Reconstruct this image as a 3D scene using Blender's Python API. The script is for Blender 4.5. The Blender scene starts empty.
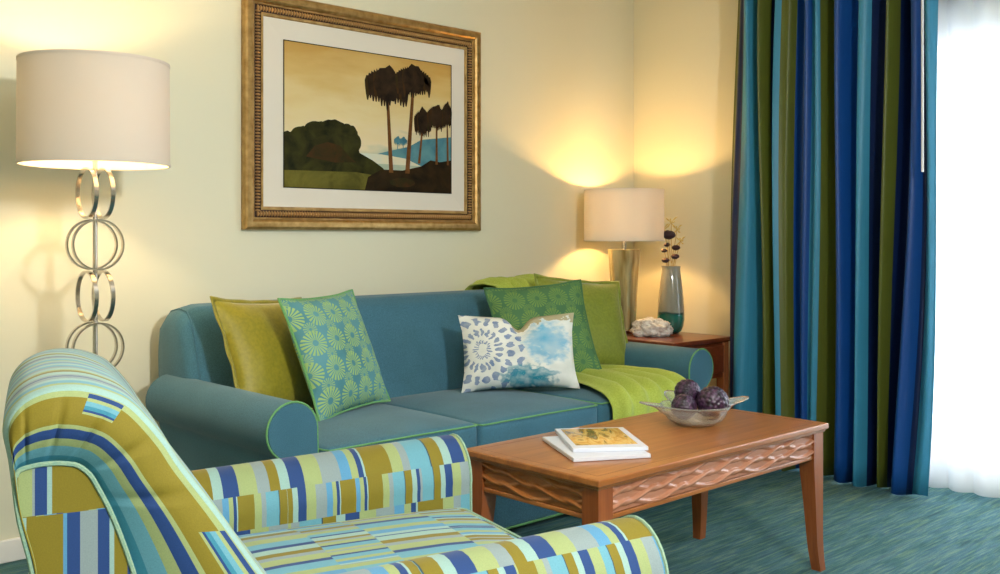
import bpy, bmesh, math, random
from mathutils import Vector, Matrix, noise
random.seed(7)
PI = math.pi
S = bpy.context.scene
COL = S.collection

# ------------------------------------------------------------------ camera, world, lights, exposure
CAM_H, YAW, FPX, HORIZON = 1.10, math.radians(46.9), 1000.0, 236.0
cd = bpy.data.cameras.new('camera'); cam = bpy.data.objects.new('camera', cd); COL.objects.link(cam)
cam.location = (0, 0, CAM_H); cam.rotation_euler = (PI / 2, 0, YAW - PI / 2)
cd.sensor_fit = 'HORIZONTAL'; cd.sensor_width = 36; cd.lens = 36 * FPX / 1000
cd.shift_y = -(287 - HORIZON) / 1000; cd.clip_start = .02; cd.clip_end = 200
S.camera = cam
S.view_settings.view_transform = 'Standard'
S.view_settings.look = 'None'
S.view_settings.gamma = 1
S.view_settings.use_curve_mapping = False
S.view_settings.exposure = 0.0
w = bpy.data.worlds.new('sky'); S.world = w; w.use_nodes = True
bg = w.node_tree.nodes['Background']; bg.inputs[0].default_value = (.80, .90, 1, 1); bg.inputs[1].default_value = 2.3


def light(name, kind, loc, energy, col, size=.1, target=None, parent=None, sizey=None):
    d = bpy.data.lights.new(name, kind); d.energy = energy; d.color = col
    if kind == 'AREA':
        d.size = size
        if sizey: d.shape = 'RECTANGLE'; d.size_y = sizey
    else:
        d.shadow_soft_size = size
    o = bpy.data.objects.new(name, d); COL.objects.link(o)
    if parent:
        o.parent = parent; o.location = Vector(loc) - parent.location
    else:
        o.location = loc
    if target: o.rotation_euler = (Vector(target) - Vector(loc)).to_track_quat('-Z', 'Y').to_euler()
    return o


light('flash_key', 'AREA', (1.25, -.8, 2.05), 80, (1.0, .98, .94), .28, (.3, 3.0, .8))  # unseen flash behind the camera, placed by the shadows on the back wall
light('overhead_fill', 'AREA', (1.2, .6, 2.55), 22, (1.0, .95, .88), 2.2, (1.2, .6, 0), sizey=2.2)  # soft fill added under the ceiling to even out the room, no fixture there
light('patio_daylight', 'AREA', (4.75, 1.25, 1.25), 70, (.82, .92, 1.0), 2.0, (0, 1.25, .9), sizey=2.1)


# ------------------------------------------------------------------ mesh builder
class MB:
    def __init__(s): s.v, s.f, s.uv, s.mi = [], [], [], []

    def face(s, idx, uvs=None, mi=0):
        s.f.append(idx); s.uv.append(uvs or [(0, 0)] * len(idx)); s.mi.append(mi)

    def grid(s, fn, nu, nv, cu=False, cv=False, mi=0, uvf=None, flip=False):
        b = len(s.v); mu = nu if cu else nu + 1; mv = nv if cv else nv + 1
        for i in range(mu):
            for j in range(mv): s.v.append(Vector(fn(i / nu, j / nv)))
        g = uvf or (lambda a, c: (a, c))
        for i in range(nu):
            for j in range(nv):
                a, c = (i + 1) % mu if cu else i + 1, (j + 1) % mv if cv else j + 1
                q = [b + i * mv + j, b + a * mv + j, b + a * mv + c, b + i * mv + c]
                u = [g(i / nu, j / nv), g((i + 1) / nu, j / nv), g((i + 1) / nu, (j + 1) / nv), g(i / nu, (j + 1) / nv)]
                if flip: q.reverse(); u.reverse()
                s.face(q, u, mi)
        return s

    def tube(s, pts, r, n=8, closed=False, mi=0, flat=1.0):
        pts = [Vector(p) for p in pts]; m = len(pts); b = len(s.v)
        up = None
        for i, p in enumerate(pts):
            if closed: t = pts[(i + 1) % m] - pts[i - 1]
            else: t = pts[min(i + 1, m - 1)] - pts[max(i - 1, 0)]
            t.normalize()
            if up is None:
                up = Vector((0, 0, 1)) if abs(t.z) < .9 else Vector((1, 0, 0))
            x = up - t * up.dot(t)
            if x.length < 1e-6: x = t.orthogonal()
            x.normalize(); y = t.cross(x); up = x
            rr = r(i / (m - 1)) if callable(r) else r
            for k in range(n):
                a = 2 * PI * k / n; s.v.append(p + x * (math.cos(a) * rr * flat) + y * (math.sin(a) * rr))
        for i in range(m if closed else m - 1):
            for k in range(n):
                j = (i + 1) % m; l = (k + 1) % n
                s.face([b + i * n + k, b + j * n + k, b + j * n + l, b + i * n + l], None, mi)
        if not closed:
            s.face([b + k for k in range(n)][::-1], None, mi); s.face([b + (m - 1) * n + k for k in range(n)], None, mi)
        return s

    def lathe(s, prof, c=(0, 0, 0), n=40, mi=0):
        b = len(s.v); m = len(prof)
        for r, z in prof:
            for k in range(n):
                a = 2 * PI * k / n; s.v.append(Vector((c[0] + r * math.cos(a), c[1] + r * math.sin(a), c[2] + z)))
        for i in range(m - 1):
            for k in range(n):
                l = (k + 1) % n
                s.face([b + i * n + k, b + i * n + l, b + (i + 1) * n + l, b + (i + 1) * n + k],
                       [(k / n, i / (m - 1)), ((k + 1) / n, i / (m - 1)), ((k + 1) / n, (i + 1) / (m - 1)), (k / n, (i + 1) / (m - 1))], mi)
        return s

    def rbox(s, lo, hi, r=.004, crown=0, nm=2, front=0, mi=0, uvf=None, k=3):
        """box with rounded edges; crown swells the top, front swells the -y side"""
        lo, hi = Vector(lo), Vector(hi)
        r = min(r, *[(hi[i] - lo[i]) * .499 for i in range(3)])
        ax = []
        for i in range(3):
            L = [lo[i] + r * (1 - math.cos(PI / 2 * q / k)) * .0 + r * q / k for q in range(k)]
            M = [lo[i] + r + (hi[i] - lo[i] - 2 * r) * q / nm for q in range(nm + 1)]
            ax.append(L + M + [hi[i] - (t - lo[i]) for t in L[::-1]])
        il = lo + Vector((r, r, r)); ih = hi - Vector((r, r, r))

        def mp(p):
            q = Vector([min(max(p[i], il[i]), ih[i]) for i in range(3)]); d = p - q
            if d.length > 1e-9:
                # spread the angle evenly
                d = Vector([math.tan(PI / 4 * max(-1, min(1, d[i] / r))) for i in range(3)]).normalized() * r
            o = q + d
            u = 2 * (o.x - lo.x) / (hi.x - lo.x) - 1; v = 2 * (o.y - lo.y) / (hi.y - lo.y) - 1; ww = (o.z - lo.z) / (hi.z - lo.z)
            if crown: o.z += crown * (1 - u ** 4) * (1 - v ** 4) * max(0, ww * 2 - 1)
            if front: o.y -= front * (1 - u ** 4) * (1 - (2 * ww - 1) ** 2) * max(0, -v)
            return o
        for a, bq, cc, side in ((0, 1, 2, 0), (0, 1, 2, 1), (1, 2, 0, 0), (1, 2, 0, 1), (2, 0, 1, 0), (2, 0, 1, 1)):
            A, B = ax[a], ax[bq]; base = len(s.v)
            for i in A:
                for j in B:
                    p = Vector((0, 0, 0)); p[a] = i; p[bq] = j; p[cc] = (lo, hi)[side][cc]
                    s.v.append(mp(p))
            nb = len(B)
            for i in range(len(A) - 1):
                for j in range(nb - 1):
                    q = [base + i * nb + j, base + (i + 1) * nb + j, base + (i + 1) * nb + j + 1, base + i * nb + j + 1]
                    if side == 0: q.reverse()
                    s.face(q, [uvf(s.v[t]) for t in q] if uvf else None, mi)
        return s

    def prism(s, poly, fn, uvf=None, mi=0):
        """poly: list of (a,b); fn(a,b,t) maps with t in 0,1"""
        b = len(s.v); n = len(poly)
        for t in (0, 1):
            for a, c in poly: s.v.append(Vector(fn(a, c, t)))
        s.face(list(range(b, b + n))[::-1], [poly[i] for i in range(n)][::-1], mi); s.face(list(range(b + n, b + 2 * n)), [poly[i] for i in range(n)], mi)
        for i in range(n):
            j = (i + 1) % n; s.face([b + i, b + j, b + n + j, b + n + i], None, mi)
        return s

    def build(s, name, mats, parent=None, origin=None, smooth=True, angle=40, merge=True):
        me = bpy.data.meshes.new(name)
        og = Vector((0, 0, 0)); q = parent; loc = False
        while q: og = og + q.location; loc = loc or bool(q.get('local')); q = q.parent
        if loc: og = Vector((0, 0, 0))
        if origin is not None: og = Vector(origin)
        me.from_pydata([tuple(p - og) for p in s.v], [], s.f)
        ul = me.uv_layers.new(name='UVMap'); li = 0
        flat = []
        for u in s.uv:
            for a in u: flat += [a[0], a[1]]
        ul.data.foreach_set('uv', flat)
        me.polygons.foreach_set('material_index', s.mi)
        for m in (mats if isinstance(mats, (list, tuple)) else [mats]): me.materials.append(m)
        bm = bmesh.new(); bm.from_mesh(me)
        if merge: bmesh.ops.remove_doubles(bm, verts=bm.verts, dist=1e-5)
        bmesh.ops.recalc_face_normals(bm, faces=bm.faces)
        if smooth:
            for f in bm.faces: f.smooth = True
            ca = math.radians(angle)
            for e in bm.edges:
                if len(e.link_faces) == 2 and e.calc_face_angle(0) > ca: e.smooth = False
        bm.to_mesh(me); bm.free(); me.update()
        o = bpy.data.objects.new(name, me); COL.objects.link(o)
        if parent: o.parent = parent
        if origin is not None and not parent: o.location = og
        return o


def tag(o, label=None, cat=None, group=None, kind=None):
    if label: o['label'] = label
    if cat: o['category'] = cat
    if group: o['group'] = group
    if kind: o['kind'] = kind
    return o


def thing(name, label, cat, loc, rotz=0, group=None, local=False):
    o = bpy.data.objects.new(name, None); COL.objects.link(o); o.location = loc; o.rotation_euler = (0, 0, rotz)
    o.empty_display_size = .05
    tag(o, label, cat, group)
    if local: o['local'] = 1
    return o


def struct(name, mb, mat, **k):
    return tag(mb.build(name, mat, **k), kind='structure')


# ------------------------------------------------------------------ materials
class T:
    """tiny expression wrapper over shader math nodes"""
    def __init__(s, nt, sock): s.nt, s.s = nt, sock

    def op(s, o, *a):
        n = s.nt.nodes.new('ShaderNodeMath'); n.operation = o
        for i, x in enumerate((s,) + a):
            if isinstance(x, T): s.nt.links.new(x.s, n.inputs[i])
            else: n.inputs[i].default_value = x
        return T(s.nt, n.outputs[0])

    def __add__(s, o): return s.op('ADD', o)
    def __sub__(s, o): return s.op('SUBTRACT', o)
    def __mul__(s, o): return s.op('MULTIPLY', o)
    def __truediv__(s, o): return s.op('DIVIDE', o)
    def lt(s, o): return s.op('LESS_THAN', o)
    def gt(s, o): return s.op('GREATER_THAN', o)
    def floor(s): return s.op('FLOOR')
    def fract(s): return s.op('FRACT')
    def sin(s): return s.op('SINE')
    def abs(s): return s.op('ABSOLUTE')
    def hash(s, k=12.9898): return ((s * k + 1.7).sin() * 4375.85).fract()


def mat(name, col=(.8, .8, .8), rough=.6, metal=0, **k):
    m = bpy.data.materials.new(name); m.use_nodes = True; nt = m.node_tree; b = nt.nodes['Principled BSDF']
    b.inputs['Base Color'].default_value = (*col, 1); b.inputs['Roughness'].default_value = rough; b.inputs['Metallic'].default_value = metal
    for a, v in k.items(): b.inputs[a.replace('_', ' ')].default_value = v
    return m, nt, b


def coords(nt, kind='Object', scale=(1, 1, 1), rot=(0, 0, 0)):
    tc = nt.nodes.new('ShaderNodeTexCoord'); mp = nt.nodes.new('ShaderNodeMapping')
    mp.inputs['Scale'].default_value = scale; mp.inputs['Rotation'].default_value = rot
    nt.links.new(tc.outputs[kind], mp.inputs[0]); return mp.outputs[0]


def noise_t(nt, vec, scale, detail=3, rough=.5, dist=0):
    n = nt.nodes.new('ShaderNodeTexNoise'); nt.links.new(vec, n.inputs['Vector'])
    n.inputs['Scale'].default_value = scale; n.inputs['Detail'].default_value = detail; n.inputs['Roughness'].default_value = rough
    n.inputs['Distortion'].default_value = dist
    return T(nt, n.outputs[0])


def ramp(nt, t, stops, const=False):
    r = nt.nodes.new('ShaderNodeValToRGB'); r.color_ramp.interpolation = 'CONSTANT' if const else 'LINEAR'
    e = r.color_ramp.elements
    while len(e) > 1: e.remove(e[0])
    e[0].position = stops[0][0]; e[0].color = (*stops[0][1], 1)
    for p, c in stops[1:]:
        q = e.new(p); q.color = (*c, 1)
    nt.links.new(t.s, r.inputs[0]); return r.outputs[0]


def mixc(nt, fac, a, b, blend='MIX'):
    n = nt.nodes.new('ShaderNodeMix'); n.data_type = 'RGBA'; n.blend_type = blend
    for i, x in ((0, fac), (6, a), (7, b)):
        if isinstance(x, T): nt.links.new(x.s, n.inputs[i])
        elif isinstance(x, bpy.types.NodeSocket): nt.links.new(x, n.inputs[i])
        else: n.inputs[i].default_value = x if i == 0 else (*x, 1)
    return n.outputs[2]


def bump(nt, b, t, strength=.3, dist=.002):
    n = nt.nodes.new('ShaderNodeBump'); n.inputs['Strength'].default_value = strength; n.inputs['Distance'].default_value = dist
    nt.links.new(t.s, n.inputs['Height']); nt.links.new(n.outputs[0], b.inputs['Normal'])


def uvxy(nt, kind='UV'):
    tc = nt.nodes.new('ShaderNodeTexCoord'); sx = nt.nodes.new('ShaderNodeSeparateXYZ'); nt.links.new(tc.outputs[kind], sx.inputs[0])
    return T(nt, sx.outputs[0]), T(nt, sx.outputs[1]), T(nt, sx.outputs[2])


def srgb(h):
    c = [int(h[i:i + 2], 16) / 255 for i in (0, 2, 4)]
    return tuple(x / 12.92 if x <= .04045 else ((x + .055) / 1.055) ** 2.4 for x in c)


def cloth(name, hexa, hexb=None, scale=260, rough=.85, bs=.25, sheen=.15):
    m, nt, b = mat(name, rough=rough); v = coords(nt)
    n1 = noise_t(nt, v, scale, 2); n2 = noise_t(nt, v, 7, 3)
    c = ramp(nt, n1, [(.35, srgb(hexa)), (.65, srgb(hexb or hexa))])
    c2 = mixc(nt, .25, c, ramp(nt, n2, [(.3, srgb(hexa)), (.7, srgb(hexb or hexa))]))
    nt.links.new(c2, b.inputs['Base Color']); bump(nt, b, n1, bs, .002)
    b.inputs['Sheen Weight'].default_value = sheen; return m


M = {}
m, nt, b = mat('wall_paint', srgb('e9e6cc'), .85); n = noise_t(nt, coords(nt), 60, 2); bump(nt, b, n, .05, .002); M['wall'] = m
M['ceil'] = mat('ceiling_paint', srgb('efece2'), .9)[0]
M['white'] = mat('white_paint', srgb('ece9e2'), .5)[0]
M['sofa'] = cloth('teal_denim', '2a5b6e', '477c92', 420)
M['welt'] = cloth('green_welt', '5a9c5c', '78b070', 300)
M['olive'] = cloth('olive_silk', '857f12', '9a8f1e', 90, .5, .12, .3)
M['oliver'] = cloth('olive_green_silk', '7d8a22', '8f9a30', 90, .5, .12, .3)
M['lime'] = cloth('lime_throw', 'a2b43e', 'bccb5c', 200, .85, .3)
M['chrome'] = mat('brushed_nickel', (.62, .57, .50), .22, 1)[0]
M['polewhite'] = mat('white_plastic', srgb('e8e8ea'), .35)[0]
M['black'] = mat('black_rubber', (.02, .02, .02), .6)[0]

# wood
def wood(name, a, b_, c_, rough=.32, axis=0):
    m, nt, b = mat(name, rough=rough)
    sc = [3, 3, 3]; sc = [22, 22, 22]; sc[axis] = 1.4
    v = coords(nt, 'Object', tuple(sc)); n1 = noise_t(nt, v, 1.2, 6, .65, .6); n2 = noise_t(nt, v, 6, 3)
    c = ramp(nt, n1, [(.3, srgb(a)), (.52, srgb(b_)), (.72, srgb(c_))])
    nt.links.new(mixc(nt, .18, c, ramp(nt, n2, [(.35, srgb(a)), (.65, srgb(c_))])), b.inputs['Base Color'])
    b.inputs['Coat Weight'].default_value = .25; b.inputs['Coat Roughness'].default_value = .25
    bump(nt, b, n2, .05, .001); return m


M['wood'] = wood('cherry_wood', '8c5022', 'a8662e', 'bc783c')
M['woody'] = wood('cherry_wood_cross', '8c5022', 'a8662e', 'bc783c', axis=1)
M['woodz'] = wood('cherry_wood_upright', '7c3f1a', '985226', 'a8602e', axis=2)
M['woodrelief_lit'] = wood('carved_cherry_lit', 'a06440', 'c08466', 'cc967c', .25)  # cherry made paler and pinker: light on the carved slats put into the colour
M['woodd'] = wood('dark_cherry_wood', '5c2410', '74331a', '8a4222', axis=1)

# carpet
m, nt, b = mat('carpet', rough=.95)
v = coords(nt, 'Object', (1.3, 9, 1), (0, 0, math.radians(-14)))
n1 = noise_t(nt, v, 2.6, 5, .6, .9); n2 = noise_t(nt, coords(nt, 'Object', (2, 30, 1), (0, 0, math.radians(-10))), 3.2, 4, .7, .6); n3 = noise_t(nt, coords(nt), 320, 2)
c = ramp(nt, n1, [(.32, srgb('2a5c60')), (.45, srgb('3f7474')), (.55, srgb('4a7c92')), (.68, srgb('7a9c88'))])
c2 = ramp(nt, n2, [(.35, srgb('264c62')), (.5, srgb('487e80')), (.62, srgb('88a884'))])
c3 = mixc(nt, .5, c, c2)
nt.links.new(mixc(nt, .45, c3, ramp(nt, n3, [(.3, (.25, .25, .25)), (.7, (1, 1, 1))]), 'MULTIPLY'), b.inputs['Base Color'])
bump(nt, b, n3, .8, .004); M['carpet'] = m

# patchwork upholstery of the armchair
PAL = dict(o='847616', y='9eae74', s='68a6b8', t='3888a0', n='1c427e', g='8c9ea0', a='98bcb4', d='2d4a58', b='5898c0')
def patch(name, seq, period, blk, band, W=.16, rnd=1.0):
    """seq: string of colour letters with widths; stripes run along v, offsets jump between blocks"""
    m, nt, b = mat(name, rough=.8); u, v, _ = uvxy(nt)
    tot = sum(x[1] for x in seq); st = []; p = 0
    for cname, wd in seq: st.append((p / tot, srgb(PAL[cname]))); p += wd
    row = (v / blk).floor(); fr = (v / blk).fract(); nar = fr.gt(band)
    col = ((u + row * .037) / W).floor()
    key = (row * 2.0 + nar + col * nar * 3.1).hash() * rnd
    key2 = (col * 5.3 + row * 1.7).hash(7.31).gt(.72) * .37 * rnd
    t = (u / period * (nar * .8 + 1.0) + key * .9 + key2).fract()
    c = ramp(nt, t, st, True)
    n1 = noise_t(nt, coords(nt), 500, 2)
    nt.links.new(mixc(nt, .22, c, ramp(nt, n1, [(.3, (.4, .4, .4)), (.7, (1, 1, 1))]), 'MULTIPLY'), b.inputs['Base Color'])
    bump(nt, b, n1, .15, .001); b.inputs['Sheen Weight'].default_value = .1
    return m


SEQ = [('s', 50), ('d', 4), ('o', 30), ('a', 22), ('n', 34), ('y', 40), ('g', 46), ('b', 24), ('y', 18), ('n', 12), ('a', 5), ('o', 64), ('y', 28), ('g', 20)]
M['patcharm'] = patch('patchwork_arm', SEQ, .40, .235, .66)
SEQ2 = [('a', 20), ('n', 13), ('s', 26), ('y', 26), ('g', 16), ('o', 22), ('a', 14), ('b', 18), ('y', 20), ('s', 28), ('n', 11), ('y', 24), ('g', 14), ('o', 16)]
M['patchseat'] = patch('patchwork_seat', SEQ2, .36, .30, .6, .09)
SEQ3 = [('a', 10), ('y', 8), ('s', 18), ('a', 16), ('g', 18), ('n', 5), ('g', 12), ('a', 24), ('o', 14), ('y', 10), ('a', 20), ('g', 16), ('s', 14), ('a', 20), ('b', 8), ('g', 14)]
M['patchback'] = patch('patchwork_back', SEQ3, .34, 9, .99, .3, 0.0)
M['patchpanel'] = patch('patchwork_panel', [('n', 14), ('a', 6), ('o', 66), ('y', 18), ('b', 26), ('n', 16), ('g', 22)], .17, .105, .99, .08)
M['aquawelt'] = cloth('aqua_welt', '7ea694', 'a0ba98', 300)

# side of the back cushion: concentric stripes (u = distance inwards, v = along the edge)
m, nt, b = mat('patchwork_side', rough=.8); u, v, _ = uvxy(nt)
blk = ((v - .60).abs().lt(.035) + (v - .86).abs().lt(.05)) * u.lt(.36)
t = (u * (blk * 1.4 + .92) + blk * .42).fract()
def S_(*a): return [(p, srgb(PAL[c])) for p, c in a]
c = ramp(nt, t, S_((0, 'y'), (.07, 'o'), (.40, 'y'), (.45, 'n'), (.58, 'y'), (.68, 's'), (.82, 't'), (.93, 'n')), True)
n1 = noise_t(nt, coords(nt), 500, 2)
nt.links.new(mixc(nt, .22, c, ramp(nt, n1, [(.3, (.4, .4, .4)), (.7, (1, 1, 1))]), 'MULTIPLY'), b.inputs['Base Color']); bump(nt, b, n1, .15, .001)
M['patchside'] = m

# starburst cushion cloth
def starburst(name, ground, ground2, petal, hi=.75):
    m, nt, b = mat(name, rough=.75); u, v, _ = uvxy(nt)
    def burst(u, v, n, r0, r1, ph):
        iv = v.floor(); uu = u + (iv * .5).fract() + ph; fu = uu.fract() - .5; fv = v.fract() - .5
        r = (fu * fu + fv * fv).op('SQRT'); a = fv.op('ARCTAN2', fu)
        pet = ((a * (n / 2.0)).sin().abs()); wdt = (r - r0) * 0.9 + .35
        on = pet.gt(.62) * r.lt(r1) * r.gt(r0); return on
    s1 = burst(u * 4.1, v * 4.1, 20, .11, .45, 0.0); s2 = burst(u * 4.1 + .5, v * 4.1 + .5, 16, .05, .25, 0.0)
    on = s1.op('MAXIMUM', s2 * .75)
    v3 = coords(nt); n2 = noise_t(nt, v3, 6, 2); n1 = noise_t(nt, v3, 400, 2)
    gr = ramp(nt, n2, [(.35, srgb(ground)), (.65, srgb(ground2))])
    nt.links.new(mixc(nt, on * hi, gr, srgb(petal)), b.inputs['Base Color']); bump(nt, b, n1, .2, .001); return m


M['star'] = starburst('starburst_aqua', '44828c', '5a96a0', 'a4c468', .8)
M['starg'] = starburst('starburst_green', '3f6e48', '4c7c50', '8cac4a', .48)

# watercolour cushion cloth
m, nt, b = mat('watercolour_cloth', rough=.7); u, v, _ = uvxy(nt)
def petals(u, v, cu, cv, n, rings, r1):
    du, dv = (u - cu) * 1.6, v - cv; r = (du * du + dv * dv).op('SQRT'); a = dv.op('ARCTAN2', du)
    rr = r * rings; k = rr.floor(); pa = (a * (n / (2 * PI)) + k * .5).fract() - .5; pr_ = rr.fract() - .5
    e = pa * pa * 5.0 + pr_ * pr_ * 4.5
    return e.lt(.55) * r.lt(r1) * r.gt(.08)
nz = noise_t(nt, coords(nt, 'UV'), 5, 4); nz2 = noise_t(nt, coords(nt, 'UV'), 14, 4)
c = ramp(nt, nz, [(.35, srgb('dfe3dc')), (.62, srgb('eef0ea'))])
pt = petals(u + nz2 * .10, v + nz * .10, .20, .56, 20, 6.2, .60)
c = mixc(nt, pt * (nz2 * .7 + .35), c, srgb('2a64a4'))
aq = ((((u - .74) * (u - .74) * 11.0 + (v - .60) * (v - .60) * 6.0 + nz2 * 1.3) * -2.2) + 2.9).op('MAXIMUM', 0.0).op('MINIMUM', 1.0)
c = mixc(nt, aq * (nz * 1.5), c, srgb('6cb6d8'))
tq = ((((u - .56) * (u - .56) * 12.0 + (v - .12) * (v - .12) * 24.0 + nz2 * 2.4) * -3.0) + 6.0).op('MAXIMUM', 0.0).op('MINIMUM', 1.0)
c = mixc(nt, tq * (nz2 * 1.6), c, srgb('168ca4'))
tn = (v + nz2 * .35).gt(1.08) * u.gt(.42)
c = mixc(nt, tn * .8, c, srgb('a89c68'))
nt.links.new(c, b.inputs['Base Color']); M['water'] = m

# lamp shade: thin cloth that lets the bulb's light through
def shade_mat(name, col, trans):
    m = bpy.data.materials.new(name); m.use_nodes = True; nt = m.node_tree; nt.nodes.clear()
    o = nt.nodes.new('ShaderNodeOutputMaterial'); d = nt.nodes.new('ShaderNodeBsdfDiffuse'); t = nt.nodes.new('ShaderNodeBsdfTranslucent'); mx = nt.nodes.new('ShaderNodeMixShader')
    d.inputs[0].default_value = (*col, 1); t.inputs[0].default_value = (*col, 1); mx.inputs[0].default_value = trans
    nt.links.new(d.outputs[0], mx.inputs[1]); nt.links.new(t.outputs[0], mx.inputs[2]); nt.links.new(mx.outputs[0], o.inputs[0])
    n = noise_t(nt, coords(nt, 'Object', (1, 1, 3)), 300, 2); bp = nt.nodes.new('ShaderNodeBump'); bp.inputs['Strength'].default_value = .2; bp.inputs['Distance'].default_value = .001
    nt.links.new(n.s, bp.inputs['Height']); nt.links.new(bp.outputs[0], d.inputs['Normal']); return m


M['shade'] = shade_mat('linen_shade', srgb('e2d8ca'), .12)
M['shade2'] = shade_mat('ivory_shade', srgb('f2ebdf'), .17)

# sheer curtain
m = bpy.data.materials.new('sheer'); m.use_nodes = True; nt = m.node_tree; nt.nodes.clear()
o = nt.nodes.new('ShaderNodeOutputMaterial'); tr = nt.nodes.new('ShaderNodeBsdfTransparent'); tl = nt.nodes.new('ShaderNodeBsdfTranslucent'); df = nt.nodes.new('ShaderNodeBsdfDiffuse')
m1 = nt.nodes.new('ShaderNodeMixShader'); m2 = nt.nodes.new('ShaderNodeMixShader'); m1.inputs[0].default_value = .5; m2.inputs[0].default_value = .62
tl.inputs[0].default_value = (.95, .96, .97, 1); df.inputs[0].default_value = (.93, .94, .95, 1)
nt.links.new(tl.outputs[0], m1.inputs[1]); nt.links.new(df.outputs[0], m1.inputs[2]); nt.links.new(tr.outputs[0], m2.inputs[1]); nt.links.new(m1.outputs[0], m2.inputs[2]); nt.links.new(m2.outputs[0], o.inputs[0])
M['sheer'] = m

# striped drape (u = fabric width 0..1)
m, nt, b = mat('striped_drape', rough=.45); u, v, _ = uvxy(nt)
sk, ol, nv, bl = srgb('3c8fb4'), srgb('5c6420'), srgb('081f4e'), srgb('0b4794')
seqc = [(0, ol), (.018, nv), (.055, sk), (.145, ol), (.212, nv), (.247, sk), (.285, ol), (.332, bl), (.415, sk), (.468, ol), (.528, bl), (.625, sk), (.70, nv), (.742, ol), (.80, nv), (.838, bl), (.915, nv), (.935, sk)]
c = ramp(nt, u, seqc, True); n1 = noise_t(nt, coords(nt, 'UV', (400, 4, 1)), 1, 2)
nt.links.new(mixc(nt, .2, c, ramp(nt, n1, [(.3, (.5, .5, .5)), (.7, (1, 1, 1))]), 'MULTIPLY'), b.inputs['Base Color']); 
M['drape'] = m

# gold frame
m, nt, b = mat('antique_gold', srgb('a88450'), .38, .75); n = noise_t(nt, coords(nt), 30, 4)
nt.links.new(ramp(nt, n, [(.35, srgb('a07c46')), (.65, srgb('c09c62'))]), b.inputs['Base Color']); M['gold'] = m
M['beadgold'] = mat('bead_gold', srgb('d0a870'), .35, .6)[0]
M['golddark'] = mat('gold_groove', srgb('3c2410'), .6, .2)[0]
M['mat'] = mat('mat_board', srgb('e9e2d4'), .8)[0]
M['glassclear'] = mat('picture_glass', (1, 1, 1), .02, 0, Transmission_Weight=1, IOR=1.05)[0]


# ------------------------------------------------------------------ room shell
WY, WX, LX, FY, CZ = 3.60, 4.40, -1.7, -2.3, 2.60
struct('floor', MB().rbox((LX - .1, FY - .1, -.1), (WX + .1, WY + .1, 0), .001, k=1), M['carpet'])
struct('ceiling', MB().rbox((LX - .1, FY - .1, CZ), (WX + .1, WY + .1, CZ + .1), .001, k=1), M['ceil'])
struct('wall_back', MB().rbox((LX - .1, WY, 0), (WX + .1, WY + .1, CZ), .001, k=1), M['wall'])
struct('wall_left', MB().rbox((LX - .1, FY, 0), (LX, WY, CZ), .001, k=1), M['wall'])
struct('wall_front', MB().rbox((LX - .1, FY - .1, 0), (WX + .1, FY, CZ), .001, k=1), M['wall'])
D0, D1, DZ = .15, 2.45, 2.06
wr = MB(); wr.rbox((WX, FY, 0), (WX + .1, D0, CZ), .001, k=1); wr.rbox((WX, D1, 0), (WX + .1, WY, CZ), .001, k=1); wr.rbox((WX, D0, DZ), (WX + .1, D1, CZ), .001, k=1)
struct('wall_right', wr, M['wall'])
def baseboard(name, lo, hi): struct(name, MB().rbox(lo, hi, .006), M['white'])
baseboard('baseboard_back', (LX, WY - .014, 0), (WX - .001, WY, .078))
baseboard('baseboard_right', (WX - .014, D1 + .06, 0), (WX, WY - .015, .078))
baseboard('baseboard_left', (LX, FY, 0), (LX + .014, WY - .015, .078))
# sliding glass door
d = MB()
for lo, hi in (((WX + .02, D0, 0), (WX + .09, D0 + .05, DZ)), ((WX + .02, D1 - .05, 0), (WX + .09, D1, DZ)), ((WX + .02, D0 + .05, DZ - .06), (WX + .09, D1 - .05, DZ)), ((WX + .02, D0 + .05, 0), (WX + .09, D1 - .05, .05))):
    d.rbox(lo, hi, .004)
door = struct('door_1', d, M['white'])
for y0, y1, xx in ((D0 + .05, 1.33, WX + .06), (1.27, D1 - .05, WX + .035)):
    s = MB()
    for lo, hi in (((xx, y0, .05), (xx + .022, y0 + .055, DZ - .06)), ((xx, y1 - .055, .05), (xx + .022, y1, DZ - .06)), ((xx, y0 + .055, DZ - .12), (xx + .022, y1 - .055, DZ - .06)), ((xx, y0 + .055, .05), (xx + .022, y1 - .055, .13))):
        s.rbox(lo, hi, .003)
    sash = s.build('sash', M['white'], door)
    MB().rbox((xx + .009, y0 + .05, .12), (xx + .013, y1 - .05, DZ - .11), .001, k=1).build('glass_pane', mat('pane_glass', (1, 1, 1), 0, 0, Transmission_Weight=1, IOR=1.01)[0], sash)
tr_ = MB()
for lo, hi in (((WX - .018, D1 - .005, 0), (WX, D1 + .06, DZ + .06)), ((WX - .018, D0 - .06, 0), (WX, D0 + .005, DZ + .06)), ((WX - .018, D0, DZ), (WX, D1, DZ + .06))): tr_.rbox(lo, hi, .004)
struct('trim_1', tr_, M['white'])
m, nt, b = mat('patio_concrete', srgb('d8d6d0'), .9)
struct('patio', MB().rbox((WX + .1, -3, -.12), (9, 6, -.02), .01), m)


# ------------------------------------------------------------------ framed picture
PX0, PX1, PZ0, PZ1 = 1.960, 3.218, 1.125, 2.079
root = thing('framed_picture', 'wide landscape print in a beaded gold frame on the wall above the teal sofa', 'picture', (2.58, WY - .004, PZ0))
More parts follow.
